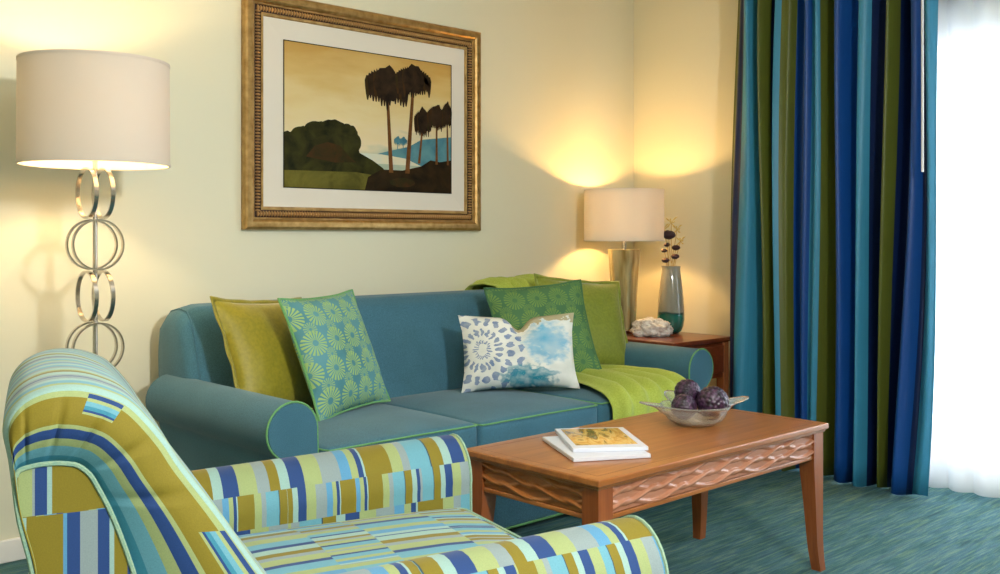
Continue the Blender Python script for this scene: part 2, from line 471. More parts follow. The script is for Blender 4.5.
# moulding cross-section: (inward distance, height off the wall)
prof = [(0, 0), (0, .020), (.004, .028), (.012, .033), (.022, .034), (.032, .032), (.040, .026), (.044, .018), (.048, .017), (.052, .012), (.078, .012), (.082, .016), (.090, .014), (.094, .008), (.094, 0)]
f = MB(); cs = [(PX0, PZ0, 1, 1), (PX1, PZ0, -1, 1), (PX1, PZ1, -1, -1), (PX0, PZ1, 1, -1)]
f.grid(lambda a, t: (lambda c, p: (c[0] + c[2] * p[0], WY - .004 - p[1], c[1] + c[3] * p[0]))(cs[int(round(a * 4)) % 4], prof[int(round(t * (len(prof) - 1)))]), 4, len(prof) - 1, cu=True)
f.build('frame', M['gold'], root, angle=25)
gb = MB()
def bead(cx, cz, ax):
    b0 = len(gb.v); rx, rz = (.0050, .0125) if ax == 0 else (.0125, .0050)
    for i in range(5):
        ph = PI / 2 * i / 4
        for k in range(8):
            a = 2 * PI * k / 8; gb.v.append(Vector((cx + rx * math.cos(a) * math.cos(ph), WY - .014 - .015 * math.sin(ph), cz + rz * math.sin(a) * math.cos(ph))))
    for i in range(4):
        for k in range(8): gb.face([b0 + i * 8 + k, b0 + i * 8 + (k + 1) % 8, b0 + (i + 1) * 8 + (k + 1) % 8, b0 + (i + 1) * 8 + k])
nx = 88; nz_ = 64; o_ = .065
for i in range(nx + 1):
    x = PX0 + o_ + (PX1 - PX0 - 2 * o_) * i / nx
    bead(x, PZ0 + o_, 0); bead(x, PZ1 - o_, 0)
for i in range(1, nz_):
    z = PZ0 + o_ + (PZ1 - PZ0 - 2 * o_) * i / nz_
    bead(PX0 + o_, z, 1); bead(PX1 - o_, z, 1)
gb.build('beading', M['beadgold'], root).__setitem__('label', 'row of gold beads')
gr = MB(); i0, i1 = .050, .080
for lo, hi in (((PX0 + i0, WY - .0175, PZ0 + i0), (PX1 - i0, WY - .0155, PZ0 + i1)), ((PX0 + i0, WY - .0175, PZ1 - i1), (PX1 - i0, WY - .0155, PZ1 - i0)), ((PX0 + i0, WY - .0175, PZ0 + i1), (PX0 + i1, WY - .0155, PZ1 - i1)), ((PX1 - i1, WY - .0175, PZ0 + i1), (PX1 - i0, WY - .0155, PZ1 - i1))): gr.rbox(lo, hi, .0005, k=1)
gr.build('groove', M['golddark'], root)
AX0, AX1, AZ0, AZ1 = 2.146, 3.047, 1.298, 1.904
mm = MB(); ring = [(PX0 + .09, PZ0 + .088, PX1 - .09, PZ1 - .088), (AX0, AZ0, AX1, AZ1)]
def rc(q, k): return [(q[0], q[1]), (q[2], q[1]), (q[2], q[3]), (q[0], q[3])][k % 4]
mm.grid(lambda a, t: (lambda q: (q[0], WY - .012 + .003 * t, q[1]))(rc(ring[int(round(t))], int(round(a * 4)))), 4, 1, cu=True)
mm.build('mat_board', M['mat'], root, smooth=False)
# the print: painted shapes as thin layers of one sheet
def pm(h1, h2=None, sc=8):
    m, nt, b = mat('print_ink', rough=.7, Specular_IOR_Level=.15)
    n = noise_t(nt, coords(nt, 'Object'), sc, 5, .6, .5); nt.links.new(ramp(nt, n, [(.35, srgb(h1)), (.65, srgb(h2 or h1))]), b.inputs['Base Color']); return m
m, nt, b = mat('print_sky', rough=.35); u, v, _ = uvxy(nt); n = noise_t(nt, coords(nt, 'UV', (2, 5, 1)), 1.6, 4, .5, .3)
nt.links.new(ramp(nt, v + n * .5 - .25, [(.25, srgb('a9b8a0')), (.36, srgb('e6d3a6')), (.55, srgb('e4cf96')), (.8, srgb('d8b870')), (1, srgb('c99f50'))]), b.inputs['Base Color'])
inks = [m, pm('3f7486', '5f929a'), pm('cfd6c8', 'e0d8b8'), pm('77702e', '4f4c1c'), pm('1c1c0c', '3c3c16', 12), pm('4a2c12', '2a2a10', 12), pm('1c120c', '3a2a1a', 16), pm('5a3818', '7a4e28', 20), pm('140e06', '33240e', 10), pm('1c1c18')]
pr_ = MB(); W_, H_ = AX1 - AX0, AZ1 - AZ0
def P(pts, mi, lay):
    b0 = len(pr_.v); lay = len(pr_.f) * .16
    for x, y in pts: pr_.v.append(Vector((AX0 + W_ * x, WY - .0085 - .00012 * lay, AZ0 + H_ * y)))
    pr_.face(list(range(b0, b0 + len(pts))), [(x, y) for x, y in pts], mi)
P([(0, 0), (1, 0), (1, 1), (0, 1)], 0, 0)
P([(.50, .26), (.60, .30), (.72, .34), (.80, .40), (.90, .42), (1, .44), (1, .2), (.5, .2)], 1, 1)
P([(.35, .2), (.35, .27), (.55, .27), (.7, .25), (.8, .2)], 2, 2)
P([(0, 0), (0, .16), (.2, .15), (.45, .13), (.6, .1), (.6, 0)], 3, 3)
def blob(cx, cy, rx, ry, mi, lay, n=26, j=.12, sd=0):
    P([(cx + rx * math.cos(2 * PI * k / n) * (1 + j * noise.noise((k * .9, sd, 0))), cy + ry * math.sin(2 * PI * k / n) * (1 + j * 1.5 * noise.noise((k * .9, sd, 5)))) for k in range(n)], mi, lay)
P([(0, .12), (0, .34), (.05, .36), (.10, .38), (.16, .42), (.24, .44), (.32, .43), (.38, .39), (.41, .33), (.42, .27), (.5, .22), (.56, .17), (.6, .1), (.4, .13)], 4, 4)
for k_, (cx, cy, rx, ry) in enumerate(((.03, .33, .05, .055), (.10, .37, .06, .055), (.18, .41, .07, .06), (.27, .43, .08, .06), (.35, .40, .06, .07), (.39, .34, .04, .07))): blob(cx, cy, rx, ry, 4, 5, sd=k_)
P([(.12, .22), (.17, .30), (.24, .33), (.31, .31), (.36, .24), (.40, .2), (.28, .19)], 5, 6)
P([(.45, 0), (.47, .10), (.55, .16), (.68, .16), (.80, .20), (.86, .25), (.92, .24), (1, .26), (1, 0)], 8, 7)
blob(.68, .07, .08, .035, 5, 8, sd=9); blob(.86, .10, .1, .04, 8, 8, sd=9)
def palm(bx, by, tx, ty, cw, chh, tw, lay, mi=6):
    """trunk from (bx, by) to the crown whose top is at ty; crown cw wide and chh tall"""
    P([(bx - tw, by), (bx + tw, by), (tx + tw * .6, ty - chh * .5), (tx - tw * .6, ty - chh * .5)], 7 if mi == 6 else mi, lay)
    K = 15 if mi == 6 else 7
    for k in range(K):
        q = -1 + 2 * k / (K - 1); hang = .95 - .38 * abs(q) ** 2 + .22 * noise.noise((k * 1.7, bx * 30, 1)); out = q * cw / 2
        top = ty - .10 * chh - .20 * chh * q * q; pts = []; bk = []
        for i in range(8):
            g = i / 7; x = tx + out * math.sin(min(1, g * 1.7) * PI / 2); y = (ty - .32 * chh) * (1 - min(1, g * 2.2)) + top * min(1, g * 2.2) if g < .455 else top - (g - .455) / .545 * chh * hang * .78
            wd = cw * .075 * (math.sin(PI * (.12 + .86 * g)) ** .7) + .001; pts.append((x - wd, y)); bk.append((x + wd, y - wd * .4))
        P(pts + bk[::-1], 6 if (k % 3 and mi == 6) else (5 if mi == 6 else mi), lay + 1 + k % 3)
    blob(tx, ty - chh * .42, cw * .34, chh * .34, mi, lay + 1, 18, .2, bx * 7)
palm(.61, .14, .585, .95, .235, .38, .013, 10); palm(.71, .14, .75, .985, .20, .32, .014, 10)
palm(.785, .22, .81, .66, .10, .27, .008, 14); palm(.90, .22, .90, .70, .11, .25, .008, 14); palm(.975, .22, .970, .73, .055, .24, .007, 14)
palm(.645, .26, .65, .42, .04, .09, .003, 9, 1); palm(.68, .26, .685, .42, .04, .09, .003, 9, 1)
for lo, hi in (((0, 0), (1, .006)), ((0, .994), (1, 1)), ((0, 0), (.005, 1)), ((.995, 0), (1, 1))): P([lo, (hi[0], lo[1]), hi, (lo[0], hi[1])], 9, 16)
po = pr_.build('print', inks, root, smooth=False, merge=False); po['label'] = 'landscape print of palm trees, bushes and a blue bay under a golden sky'


# ------------------------------------------------------------------ sofa
SX0, SX1, SF, SB = 1.50, 3.735, 2.60, 3.54
sofa = thing('sofa', 'long teal sofa with rolled arms and thin green piping below the framed picture', 'sofa', ((SX0 + SX1) / 2, 3.1, 0))
base = MB(); base.rbox((1.555, 2.67, .02), (3.68, 3.45, .31), .015)
base.build('base', M['sofa'], sofa)
MB().tube([(1.70, 2.668, .024), (2.3, 2.667, .024), (3.0, 2.667, .024), (3.54, 2.668, .024)], .0045, 6).build('hem_piping', M['welt'], sofa)
for k in range(3):
    x0 = 1.681 + .623 * k; x1 = x0 + .621
    cz = .455 - .003 * (k == 1)
    c = MB().rbox((x0, 2.565, .305), (x1, 3.22, cz), .022, crown=.024, front=.014, nm=8, k=4).build('seat_cushion', M['sofa'], sofa)
    wz = cz - .006; wp = []
    n = 14
    for q in range(n + 1):
        t = 2 * q / n - 1; wp.append((x0 + .012 + (x1 - x0 - .024) * q / n, 2.5635 - .002 * (1 - t ** 4), wz + .002 * (1 - t * t)))
    wp = [(x0 + .004, 3.1, wz + .002), (x0 + .004, 2.59, wz)] + wp + [(x1 - .004, 2.59, wz), (x1 - .004, 3.1, wz + .002)]
    MB().tube(wp, .003, 6).build('piping', M['welt'], c)
    lp = [(p[0], p[1], .318) for p in wp[1:-1]]
    MB().tube(lp, .0026, 6).build('piping', M['welt'], c)

# back: one long tight back with rounded shoulders
bx0, bx1 = 1.580, 3.66
def back_fn(a, t):
    # a across, t round the section
    sec = [(3.47, .10), (3.54, .45), (3.555, .72), (3.54, .81), (3.49, .852), (3.42, .866), (3.36, .858), (3.325, .825), (3.30, .76), (3.265, .66), (3.235, .56), (3.20, .46), (3.17, .34), (3.15, .12)]
    q = t * (len(sec) - 1); i = min(int(q), len(sec) - 2); fr = q - i
    y = sec[i][0] * (1 - fr) + sec[i + 1][0] * fr; z = sec[i][1] * (1 - fr) + sec[i + 1][1] * fr
    x = bx0 + (bx1 - bx0) * a; e = min(x - bx0, bx1 - x)
    r = .10
    if e < r:
        k = math.sqrt(max(0, 1 - ((r - e) / r) ** 2))
        z = min(z, .46 + (z - .46) * (.80 + .20 * k)) if z > .46 else z
        y = 3.40 + (y - 3.40) * (.72 + .28 * k)
    z -= .012 * max(0, (z - .6)) / .26
    return (x, y, z)
aa = [0, .004, .01, .018, .028, .04, .055, .075, .1] + [.1 + .8 * i / 24 for i in range(1, 24)] + [.9, .925, .945, .96, .972, .982, .99, .996, 1]
bk = MB(); nA = len(aa) - 1
bk.grid(lambda a, t: back_fn(aa[int(round(a * nA))], t), nA, 39)
n0 = len(bk.v)
for side in (0, 1):
    idx = [side * nA * 40 + j for j in range(40)]; bk.face(idx if side else idx[::-1])
bk.build('backrest', M['sofa'], sofa, angle=50)
for side, xx in ((0, bx0), (1, bx1)):
    aq_ = .018 if side == 0 else .982
    pts = [Vector(back_fn(aq_, t / 39)) + Vector((0, 0, .002)) for t in range(9, 32)]
    MB().tube([(p.x, p.y - .001, p.z) for p in pts], .003, 6).build('back_seam', M['sofa'], sofa)

def arm_profile(n=18):
    """(x, z) of the left arm, from the inner bottom over the roll to the outer bottom"""
    p = [(1.678, .03), (1.678, .2), (1.678, .40), (1.675, .50)]
    cx, cz, r = 1.588, .517, .087
    for i in range(n + 1):
        a = math.radians(2 + 232 * i / n); p.append((cx + r * math.cos(a), cz + r * math.sin(a)))
    p += [(1.551, .435), (1.556, .41), (1.556, .2), (1.556, .03)]
    return p
AP = arm_profile()
def sofa_arm(mirror):
    mx = (lambda x: SX0 + SX1 - x) if mirror else (lambda x: x)
    a = MB(); n = len(AP) - 1; ys = [SF, SF + .006, SF + .02, 2.8, 3.0, 3.2, 3.36, 3.44]
    def fn(i, j):
        x, z = AP[int(round(i * n))]; k = int(round(j * 7)); y = ys[k]
        s_ = (.955, .985, 1, 1, 1, 1, 1, 1)[k]; cx, cz = 1.60, .48
        if z > .3: x = cx + (x - cx) * s_; z = cz + (z - cz) * s_
        z -= 0
        return (mx(x), y, z)
    a.grid(fn, n, 7); m_ = 8
    a.face([i * m_ for i in range(n + 1)]); a.face([i * m_ + 7 for i in range(n + 1)][::-1])
    arm = a.build('arm', M['sofa'], sofa, angle=45)
    pts = [(mx(x), SF + .004, z) for x, z in AP if z > .02]
    MB().tube(pts, .0034, 6).build('piping', M['welt'], arm)
sofa_arm(False); sofa_arm(True)
for x, y in ((1.62, 2.72), (3.61, 2.72), (1.62, 3.40), (3.61, 3.40)):
    MB().lathe([(0, 0), (.02, 0), (.024, .02), (0, .02)], (x, y, 0), 12).build('foot', M['black'], sofa)


# ------------------------------------------------------------------ throw over the back and the right-hand seat
def throw():
    # path in (y, z): behind the back, over the top, down the face, over the seat, over the front edge
    path = [(3.575, .60), (3.572, .74), (3.562, .81), (3.50, .857), (3.42, .870), (3.35, .862), (3.308, .82), (3.27, .74), (3.235, .62), (3.19, .50), (3.12, .485), (3.0, .490), (2.85, .493), (2.7, .488), (2.60, .478), (2.555, .463), (2.536, .43), (2.534, .36), (2.534, .28), (2.535, .20)]
    L = [0]
    for p, q in zip(path, path[1:]): L.append(L[-1] + math.hypot(q[0] - p[0], q[1] - p[1]))
    n = 120; NU = 64
    def at(t):
        d = t * L[-1]
        for i in range(len(L) - 1):
            if L[i + 1] >= d: break
        f_ = (d - L[i]) / (L[i + 1] - L[i]); p, q = path[i], path[i + 1]
        tx, tz = q[0] - p[0], q[1] - p[1]; l_ = math.hypot(tx, tz); return p[0] + tx * f_, p[1] + tz * f_, -tz / l_ * -1, tx / l_ * -1
    def edge(y, z, t, seat):
        return 0
    def fn(a, t):
        y, z, ny, nz = at(t)
        s = t * L[-1]; sseat = L[9]
        if s < sseat: k = s / sseat; xl = 3.03 + .15 * k; xr = 3.40 + .05 * k
        else:
            k = (s - sseat) / (L[15] - sseat); k2 = min(1, k); xl = 3.18 - .22 * k2 ** 1.2; xr = 3.45 + .04 * k2
        x = xl + (xr - xl) * a + .006 * math.sin(9 * s + 4 * a)
        # long folds
        ph = a * 5.2 + .45 * math.sin(3.1 * s + .5)
        h = .005 + (.010 + .004 * math.sin(5 * s)) * (1 + math.sin(2 * PI * ph + 1.2 * noise.noise((s * 2.5, a * 2, 7)))) + .016 * noise.noise((a * 7, s * 5, 2)) + .005
        h = max(.003, h * (min(1, a * 12) * .75 + .25))
        # smooth normal
        y2, z2, _, _ = at(min(1, t + .02)); y1, z1, _, _ = at(max(0, t - .02)); tx, tz = y2 - y1, z2 - z1; l_ = math.hypot(tx, tz) or 1
        nx, nz2 = (-tz / l_, tx / l_)
        nx, nz2 = -nx, -nz2
        if z > .5 or True: pass
        if y > 3.53: h *= .25
        return (x, y + nx * h, z + nz2 * h)
    mb = MB(); mb.grid(lambda a, t: fn(a, t), NU, n)
    o = mb.build('throw_blanket', M['lime'], origin=(3.2, 3.0, .48), angle=80)
    md = o.modifiers.new('thickness', 'SOLIDIFY'); md.thickness = .004; md.offset = 1
    tag(o, 'crumpled lime green throw draped over the right end of the teal sofa', 'throw blanket')
throw()


# ------------------------------------------------------------------ cushions
def pillow(name, label, w_, h_, th, pose, mt, group=None, pipe=None, chop=0, flange=False, pinch=.035, rad=.0042):
    x, y, z, yaw, tilt, roll = pose
    r = thing(name, label, 'cushion', (x, y, z), group=group, local=True)
    r.rotation_mode = 'YXZ'; r.rotation_euler = (-tilt, -roll, yaw)
    n = 26
    def pos(u, v, s):
        px = u * w_ / 2 * (1 - pinch * (1 - v * v)); pz = h_ / 2 + v * h_ / 2 * (1 - pinch * (1 - u * u))
        t = th / 2 * ((1 - u ** 4) * (1 - v ** 4)) ** .62 * (1 - .22 * (u * u + v * v))
        t *= 1 + .10 * noise.noise((u * 2.3 + x, v * 2.3, s * 3.0)); 
        wr = .006 * noise.noise((u * 6 + x * 5, v * 3, s * 7.0)) * (1 - u * u * v * v)
        if chop:
            g = math.exp(-((u - .02) / .22) ** 2); top = max(0, v) ** 1.5
            pz -= chop * g * top; t *= 1 - .45 * g * top; 
            px += .02 * math.sin(u * PI) * top * -1
        ex = max(0, abs(u) - .55) / .45 * max(0, abs(v) - .55) / .45   # puckered corner ears
        px += math.copysign(ex * .008, u); pz += math.copysign(ex * .008, v)
        return (px, s * (t + wr * (t / th * 2)), pz)
    body = MB()
    for s in (-1, 1):
        body.grid(lambda a, c: pos(2 * a - 1, 2 * c - 1, s), n, n, uvf=lambda a, c: (a * w_ / .42, c * h_ / .42) if mt is not M['water'] else (a, c))
    b_ = body.build('cover', mt, r, angle=75)
    per = [(-1 + 2 * i / 20, -1) for i in range(20)] + [(1, -1 + 2 * i / 20) for i in range(20)] + [(1 - 2 * i / 20, 1) for i in range(20)] + [(-1, 1 - 2 * i / 20) for i in range(20)]
    if flange:
        fl = MB(); m_ = len(per)
        def ff(a, c):
            u, v = per[int(round(a * m_)) % m_]; p = Vector(pos(u, v, 0)); d_ = Vector((u if abs(u) == 1 else u * .3, 0, v if abs(v) == 1 else v * .3)).normalized()
            if abs(u) == 1 and abs(v) == 1: d_ *= 1.3
            q = p + d_ * .014 * (c - .2); q.y += (.004 * math.sin(a * 90)) * c; return q
        fl.grid(ff, m_, 2, cu=True); fo = fl.build('flange', mt, r, angle=80)
        md = fo.modifiers.new('thickness', 'SOLIDIFY'); md.thickness = .004; md.offset = 0
    if pipe:
        MB().tube([pos(u, v, 0) for u, v in per], rad, 6, closed=True).build('piping', pipe, r)
    return r


pillow('throw_pillow', 'plain olive silk cushion leaning behind the sofa\'s left arm', .44, .42, .13, (1.858, 3.06, .478, .33, .40, -.06), M['olive'], 'cushions on the sofa', flange=True)
pillow('throw_pillow', 'aqua cushion with lime starbursts and green piping at the left of the sofa', .44, .43, .13, (2.062, 2.955, .482, .381, .376, .019), M['star'], 'cushions on the sofa', pipe=M['welt'], rad=.0045)
pillow('throw_pillow', 'olive silk cushion at the right end of the sofa, farthest back', .44, .42, .12, (3.39, 3.02, .505, -.233, .405, -.097), M['oliver'], 'cushions on the sofa', flange=True)
pillow('throw_pillow', 'dark green starburst cushion leaning behind the white floral cushion', .44, .43, .12, (3.075, 2.95, .49, -.456, .426, .073), M['starg'], 'cushions on the sofa', pipe=M['starg'], rad=.005)
pillow('throw_pillow', 'white lumbar cushion with blue and turquoise watercolour flowers', .47, .30, .13, (2.812, 2.880, .485, -.587, .291, .01), M['water'], 'cushions on the sofa', chop=.055, pinch=.04)


# ------------------------------------------------------------------ coffee table
TX0, TX1, TY0, TY1, TZ = 1.900, 3.045, 1.666, 2.190, .484
tb = thing('coffee_table', 'cherry wood coffee table with carved lattice aprons in front of the sofa', 'coffee table', ((TX0 + TX1) / 2, (TY0 + TY1) / 2, 0))
t = MB(); t.rbox((TX0, TY0, TZ - .020), (TX1, TY1, TZ), .0045, nm=4)
t.rbox((TX0 + .008, TY0 + .008, TZ - .028), (TX1 - .008, TY1 - .008, TZ - .0185), .003)
t.build('tabletop', M['wood'], tb)
ln = MB(); i_ = .035
for lo, hi in (((TX0 + i_, TY0 + i_, TZ - .001), (TX1 - i_, TY0 + i_ + .002, TZ + .0003)), ((TX0 + i_, TY1 - i_ - .002, TZ - .001), (TX1 - i_, TY1 - i_, TZ + .0003)), ((TX0 + i_, TY0 + i_, TZ - .001), (TX0 + i_ + .002, TY1 - i_, TZ + .0003)), ((TX1 - i_ - .002, TY0 + i_, TZ - .001), (TX1 - i_, TY1 - i_, TZ + .0003))): ln.rbox(lo, hi, .0002, k=1)
ln.build('border_line', M['woodd'], tb)
ins, lw = .014, .056
for sx in (0, 1):
    for sy in (0, 1):
        ox = TX0 + ins if sx == 0 else TX1 - ins; oy = TY0 + ins if sy == 0 else TY1 - ins
        dx = 1 if sx == 0 else -1; dy = 1 if sy == 0 else -1
        lg = MB(); NZ = 14
        def fn(a, t_, ox=ox, oy=oy, dx=dx, dy=dy):
            z = (TZ - .028) * t_; k = max(0, 1 - z / .34); wd = lw - .024 * k ** .8
            off = -.006 * max(0, 1 - z / .12) ** 2
            c = [(0, 0), (1, 0), (1, 1), (0, 1)][int(round(a * 4)) % 4]
            return (ox + dx * (off + c[0] * wd), oy + dy * (off + c[1] * wd), z)
        lg.grid(fn, 4, NZ, cu=True); lg.face([0 * (NZ + 1), (NZ + 1), 2 * (NZ + 1), 3 * (NZ + 1)]); 
        lg.build('leg', M['woodz'], tb, angle=30)
def apron(ax, fixed, a0, a1, sign, mt):
    """carved woven panel; ax = 0 runs along x, 1 along y; sign points outwards"""
    root_ = MB(); zlo, zhi = TZ - .115, TZ - .028
    def bx(lo, hi):
        root_.rbox(lo, hi, .003)
    f0, f1 = sorted((fixed, fixed - sign * .018))
    if ax == 0:
        bx((a0, f0, zlo), (a1, f1, zhi))
        bx((a0, *sorted((fixed, fixed + sign * .007))[:1], zlo), (a1, sorted((fixed, fixed + sign * .007))[1], zlo + .013))
    else:
        bx((f0, a0, zlo), (f1, a1, zhi))
        bx((sorted((fixed, fixed + sign * .007))[0], a0, zlo), (sorted((fixed, fixed + sign * .007))[1], a1, zlo + .013))
    ap = root_.build('apron', M['wood'] if ax == 0 else M['woody'], tb)
    Ln = a1 - a0; nper = Ln / .25
    zA, zB = zlo + .014, zhi - .001
    def hgt(s, z):
        best = 0
        for j in range(4):
            zc = zA + (zB - zA) * (.14 + .24 * j); A = (zB - zA) * .150
            ph = PI * (j % 2)
            zz = zc + A * math.sin(2 * PI * nper * s + ph)
            w_ = .0072; q = abs(z - zz) / w_
            if q < 1:
                over = .0030 * (math.cos(2 * PI * nper * s + ph))
                best = max(best, .0075 * (1 - q ** 4) + over * (1 - q ** 4) + .002 * (z - zz) / w_)
        return best + .0006
    g = MB()
    def fn(u, v):
        s = a0 + Ln * u; z = zA + (zB - zA) * v; h = hgt(u, z)
        return (s, fixed + sign * h, z) if ax == 0 else (fixed + sign * h, s, z)
    g.grid(fn, int(Ln * 260), 34); g.build('lattice_carving', mt, ap, angle=60)
aw = ins + lw
apron(0, TY0 + ins + .012, TX0 + aw, TX1 - aw, -1, M['woodrelief_lit']); apron(0, TY1 - ins - .012, TX0 + aw, TX1 - aw, 1, M['woodrelief_lit'])
apron(1, TX0 + ins + .012, TY0 + aw, TY1 - aw, -1, M['woody']); apron(1, TX1 - ins - .012, TY0 + aw, TY1 - aw, 1, M['woody'])

# brochures
m, nt, b = mat('brochure_white', srgb('dfe3ee'), .35); M['paper'] = m
m, nt, b = mat('cover_photo', rough=.25); n1 = noise_t(nt, coords(nt, 'UV', (2.2, 5, 1)), 1.1, 4, .6, .8)
nt.links.new(ramp(nt, n1, [(.30, srgb('8a6a2c')), (.42, srgb('d9a448')), (.5, srgb('e4c070')), (.58, srgb('a07a34')), (.66, srgb('5a5a24')), (.75, srgb('d8d0b0'))]), b.inputs['Base Color']); M['cover'] = m
def booklet(label, cx, cy, rz, z0, w_, h_, th, photo):
    r = thing('booklet', label, 'booklet', (cx, cy, z0), rz, 'white booklets on the coffee table', local=True)
    MB().rbox((-w_ / 2, -h_ / 2, 0), (w_ / 2, h_ / 2, th), .0012).build('pages', M['paper'], r)
    if photo:
        q = MB(); q.rbox((-w_ / 2 + .040, -h_ / 2 + .020, th - .0005), (w_ / 2 - .014, h_ / 2 - .016, th + .0006), .0002, k=1, uvf=lambda p: (p.x / w_ + .5, p.y / h_ + .5))
        q.build('cover_photo', M['cover'], r)['label'] = 'golden landscape photograph on the cover'
booklet('lower white booklet, mostly covered, on the coffee table', 2.175, 1.925, math.radians(61), TZ + .001, .30, .225, .011, False)
booklet('top white booklet with a golden landscape photo on its cover', 2.226, 1.950, math.radians(54), TZ + .0125, .29, .215, .011, True)

# glass bowl with flared corners
m, nt, b = mat('bowl_glass', (.95, .98, .96), .06, 0, Transmission_Weight=.82, IOR=1.25, Specular_IOR_Level=.6); M['bowlglass'] = m
BC = Vector((2.700, 1.952, TZ + .0015)); rot = math.radians(-26)
def bowl_fn(a, t, off=0):
    th = 2 * PI * a; c4 = abs(math.cos(2 * th)) # corners at 0,90,180,270
    corner = max(0, math.cos(4 * th)) ** 1.6
    if t < .28:
        r = .046 * t / .28; z = .0
    else:
        k = (t - .28) / .72; r = .046 + .054 * math.sin(min(1, k * 1.6) * PI / 2) + max(0, k - .5) * (.03 + .17 * corner); z = .052 * min(1, k / .7) ** 1.7 + max(0, k - .6) / .4 * (.010 + .016 * corner)
    return Vector((BC.x + math.cos(th + rot) * r * (1 + off), BC.y + math.sin(th + rot) * r * (1 + off), BC.z + z + abs(off) * .04))
bw = MB(); bw.grid(lambda a, t: bowl_fn(a, t), 64, 22, cu=True)
bo = bw.build('glass_bowl', M['bowlglass'], origin=BC, angle=80); md = bo.modifiers.new('thickness', 'SOLIDIFY'); md.thickness = .0045; md.offset = 1
tag(bo, 'clear glass bowl with flared corners holding purple balls on the coffee table', 'bowl')

m, nt, b = mat('purple_wicker', rough=.28); n1 = noise_t(nt, coords(nt), 40, 3)
vo = nt.nodes.new('ShaderNodeTexVoronoi'); vo.inputs['Scale'].default_value = 70; nt.links.new(coords(nt), vo.inputs['Vector'])
nt.links.new(ramp(nt, T(nt, vo.outputs['Distance']), [(.1, srgb('5c3a5c')), (.5, srgb('341c38')), (.8, srgb('140a16'))]), b.inputs['Base Color']); b.inputs['Specular IOR Level'].default_value = .7; M['purple'] = m
def ball(label, c, r, sd):
    mb = MB(); 
    Rm = Matrix.Rotation(sd, 3, 'X') @ Matrix.Rotation(sd * 2, 3, 'Y')
    def fn(a, t):
        th, ph = 2 * PI * a, PI * t; d = Vector((math.sin(ph) * math.cos(th), math.sin(ph) * math.sin(th), math.cos(ph)))
        wv = abs(math.sin(9 * th) * math.sin(ph)) * abs(math.sin(9 * ph + (int(th * 9 / PI) % 2) * PI / 2)) if 0 else abs(math.sin(8 * th)) ** .5 * abs(math.sin(10 * ph + (int(8 * th / PI) % 2) * PI / 2)) ** .5
        return Vector(c) + (Rm @ d) * r * (.955 + .055 * wv)
    mb.grid(fn, 112, 60, cu=True)
    o = mb.build('wicker_ball', M['purple'], origin=c, angle=80)
    tag(o, label, 'decorative ball', 'purple woven balls in the glass bowl')
ball('large purple woven ball at the right of the glass bowl', (2.745, 1.915, TZ + .072), .053, .4)
ball('purple woven ball behind the other two in the glass bowl', (2.735, 2.008, TZ + .095), .044, 1.3)
ball('smallest purple woven ball at the left of the glass bowl', (2.660, 1.967, TZ + .060), .042, 2.2)


# ------------------------------------------------------------------ armchair (local frame: x forward, y to the sitter's left)
AF, AS, ATH = .55, 1.889, math.radians(-16)
dv = Vector((math.cos(ATH), math.sin(ATH), 0)); lv = Vector((-math.sin(ATH), math.cos(ATH), 0))
ch = thing('armchair', 'striped patchwork armchair in olive, blue and aqua at the lower left', 'armchair', tuple(dv * AF + lv * AS), ATH, local=True)
def L_(f, s, z): return Vector((f - AF, s - AS, z))
# backrest cushion
OUT = [(.12, .14), (.10, .30), (.075, .45), (.052, .58), (.049, .656), (.031, .729), (.022, .796), (.016, .833), (.022, .858), (.042, .879), (.073, .890), (.111, .889), (.147, .877), (.178, .857), (.216, .810), (.243, .766), (.294, .695), (.352, .609), (.41, .53), (.45, .46), (.46, .36)]
INN = [(.12, .14), (.10, .30), (.077, .45), (.055, .58), (.052, .656), (.036, .729), (.030, .780), (.032, .790), (.036, .796), (.046, .799), (.060, .801), (.078, .801), (.092, .799), (.106, .795), (.120, .782), (.131, .762), (.150, .720), (.175, .645), (.195, .56), (.21, .46), (.22, .36)]
def seg(Lst, t):
    q = t * (len(Lst) - 1); i = min(int(q), len(Lst) - 2); f_ = q - i
    # Catmull-Rom for a smooth outline
    p0, p1, p2, p3 = Lst[max(i - 1, 0)], Lst[i], Lst[i + 1], Lst[min(i + 2, len(Lst) - 1)]
    return tuple(.5 * ((2 * p1[k]) + (-p0[k] + p2[k]) * f_ + (2 * p0[k] - 5 * p1[k] + 4 * p2[k] - p3[k]) * f_ ** 2 + (-p0[k] + 3 * p1[k] - 3 * p2[k] + p3[k]) * f_ ** 3) for k in (0, 1))
s0, s1, rr_ = 1.435, 2.325, .032
NT = 80
arc = [0]
for i in range(NT):
    a, c = seg(OUT, i / NT), seg(OUT, (i + 1) / NT); arc.append(arc[-1] + math.hypot(a[0] - c[0], a[1] - c[1]))
svals = []
for k in range(7):
    a = PI / 2 * k / 6; svals.append((s0 + rr_ * (1 - math.sin(a)) if 0 else s0 + rr_ * (1 - math.cos(a)), rr_ * (1 - math.sin(a))))
mid = [(s0 + rr_ + (s1 - s0 - 2 * rr_) * k / 16, 0) for k in range(1, 16)]
sv = svals + mid + [(s0 + s1 - a, b_) for a, b_ in svals[::-1]]
cen = (.20, .60)
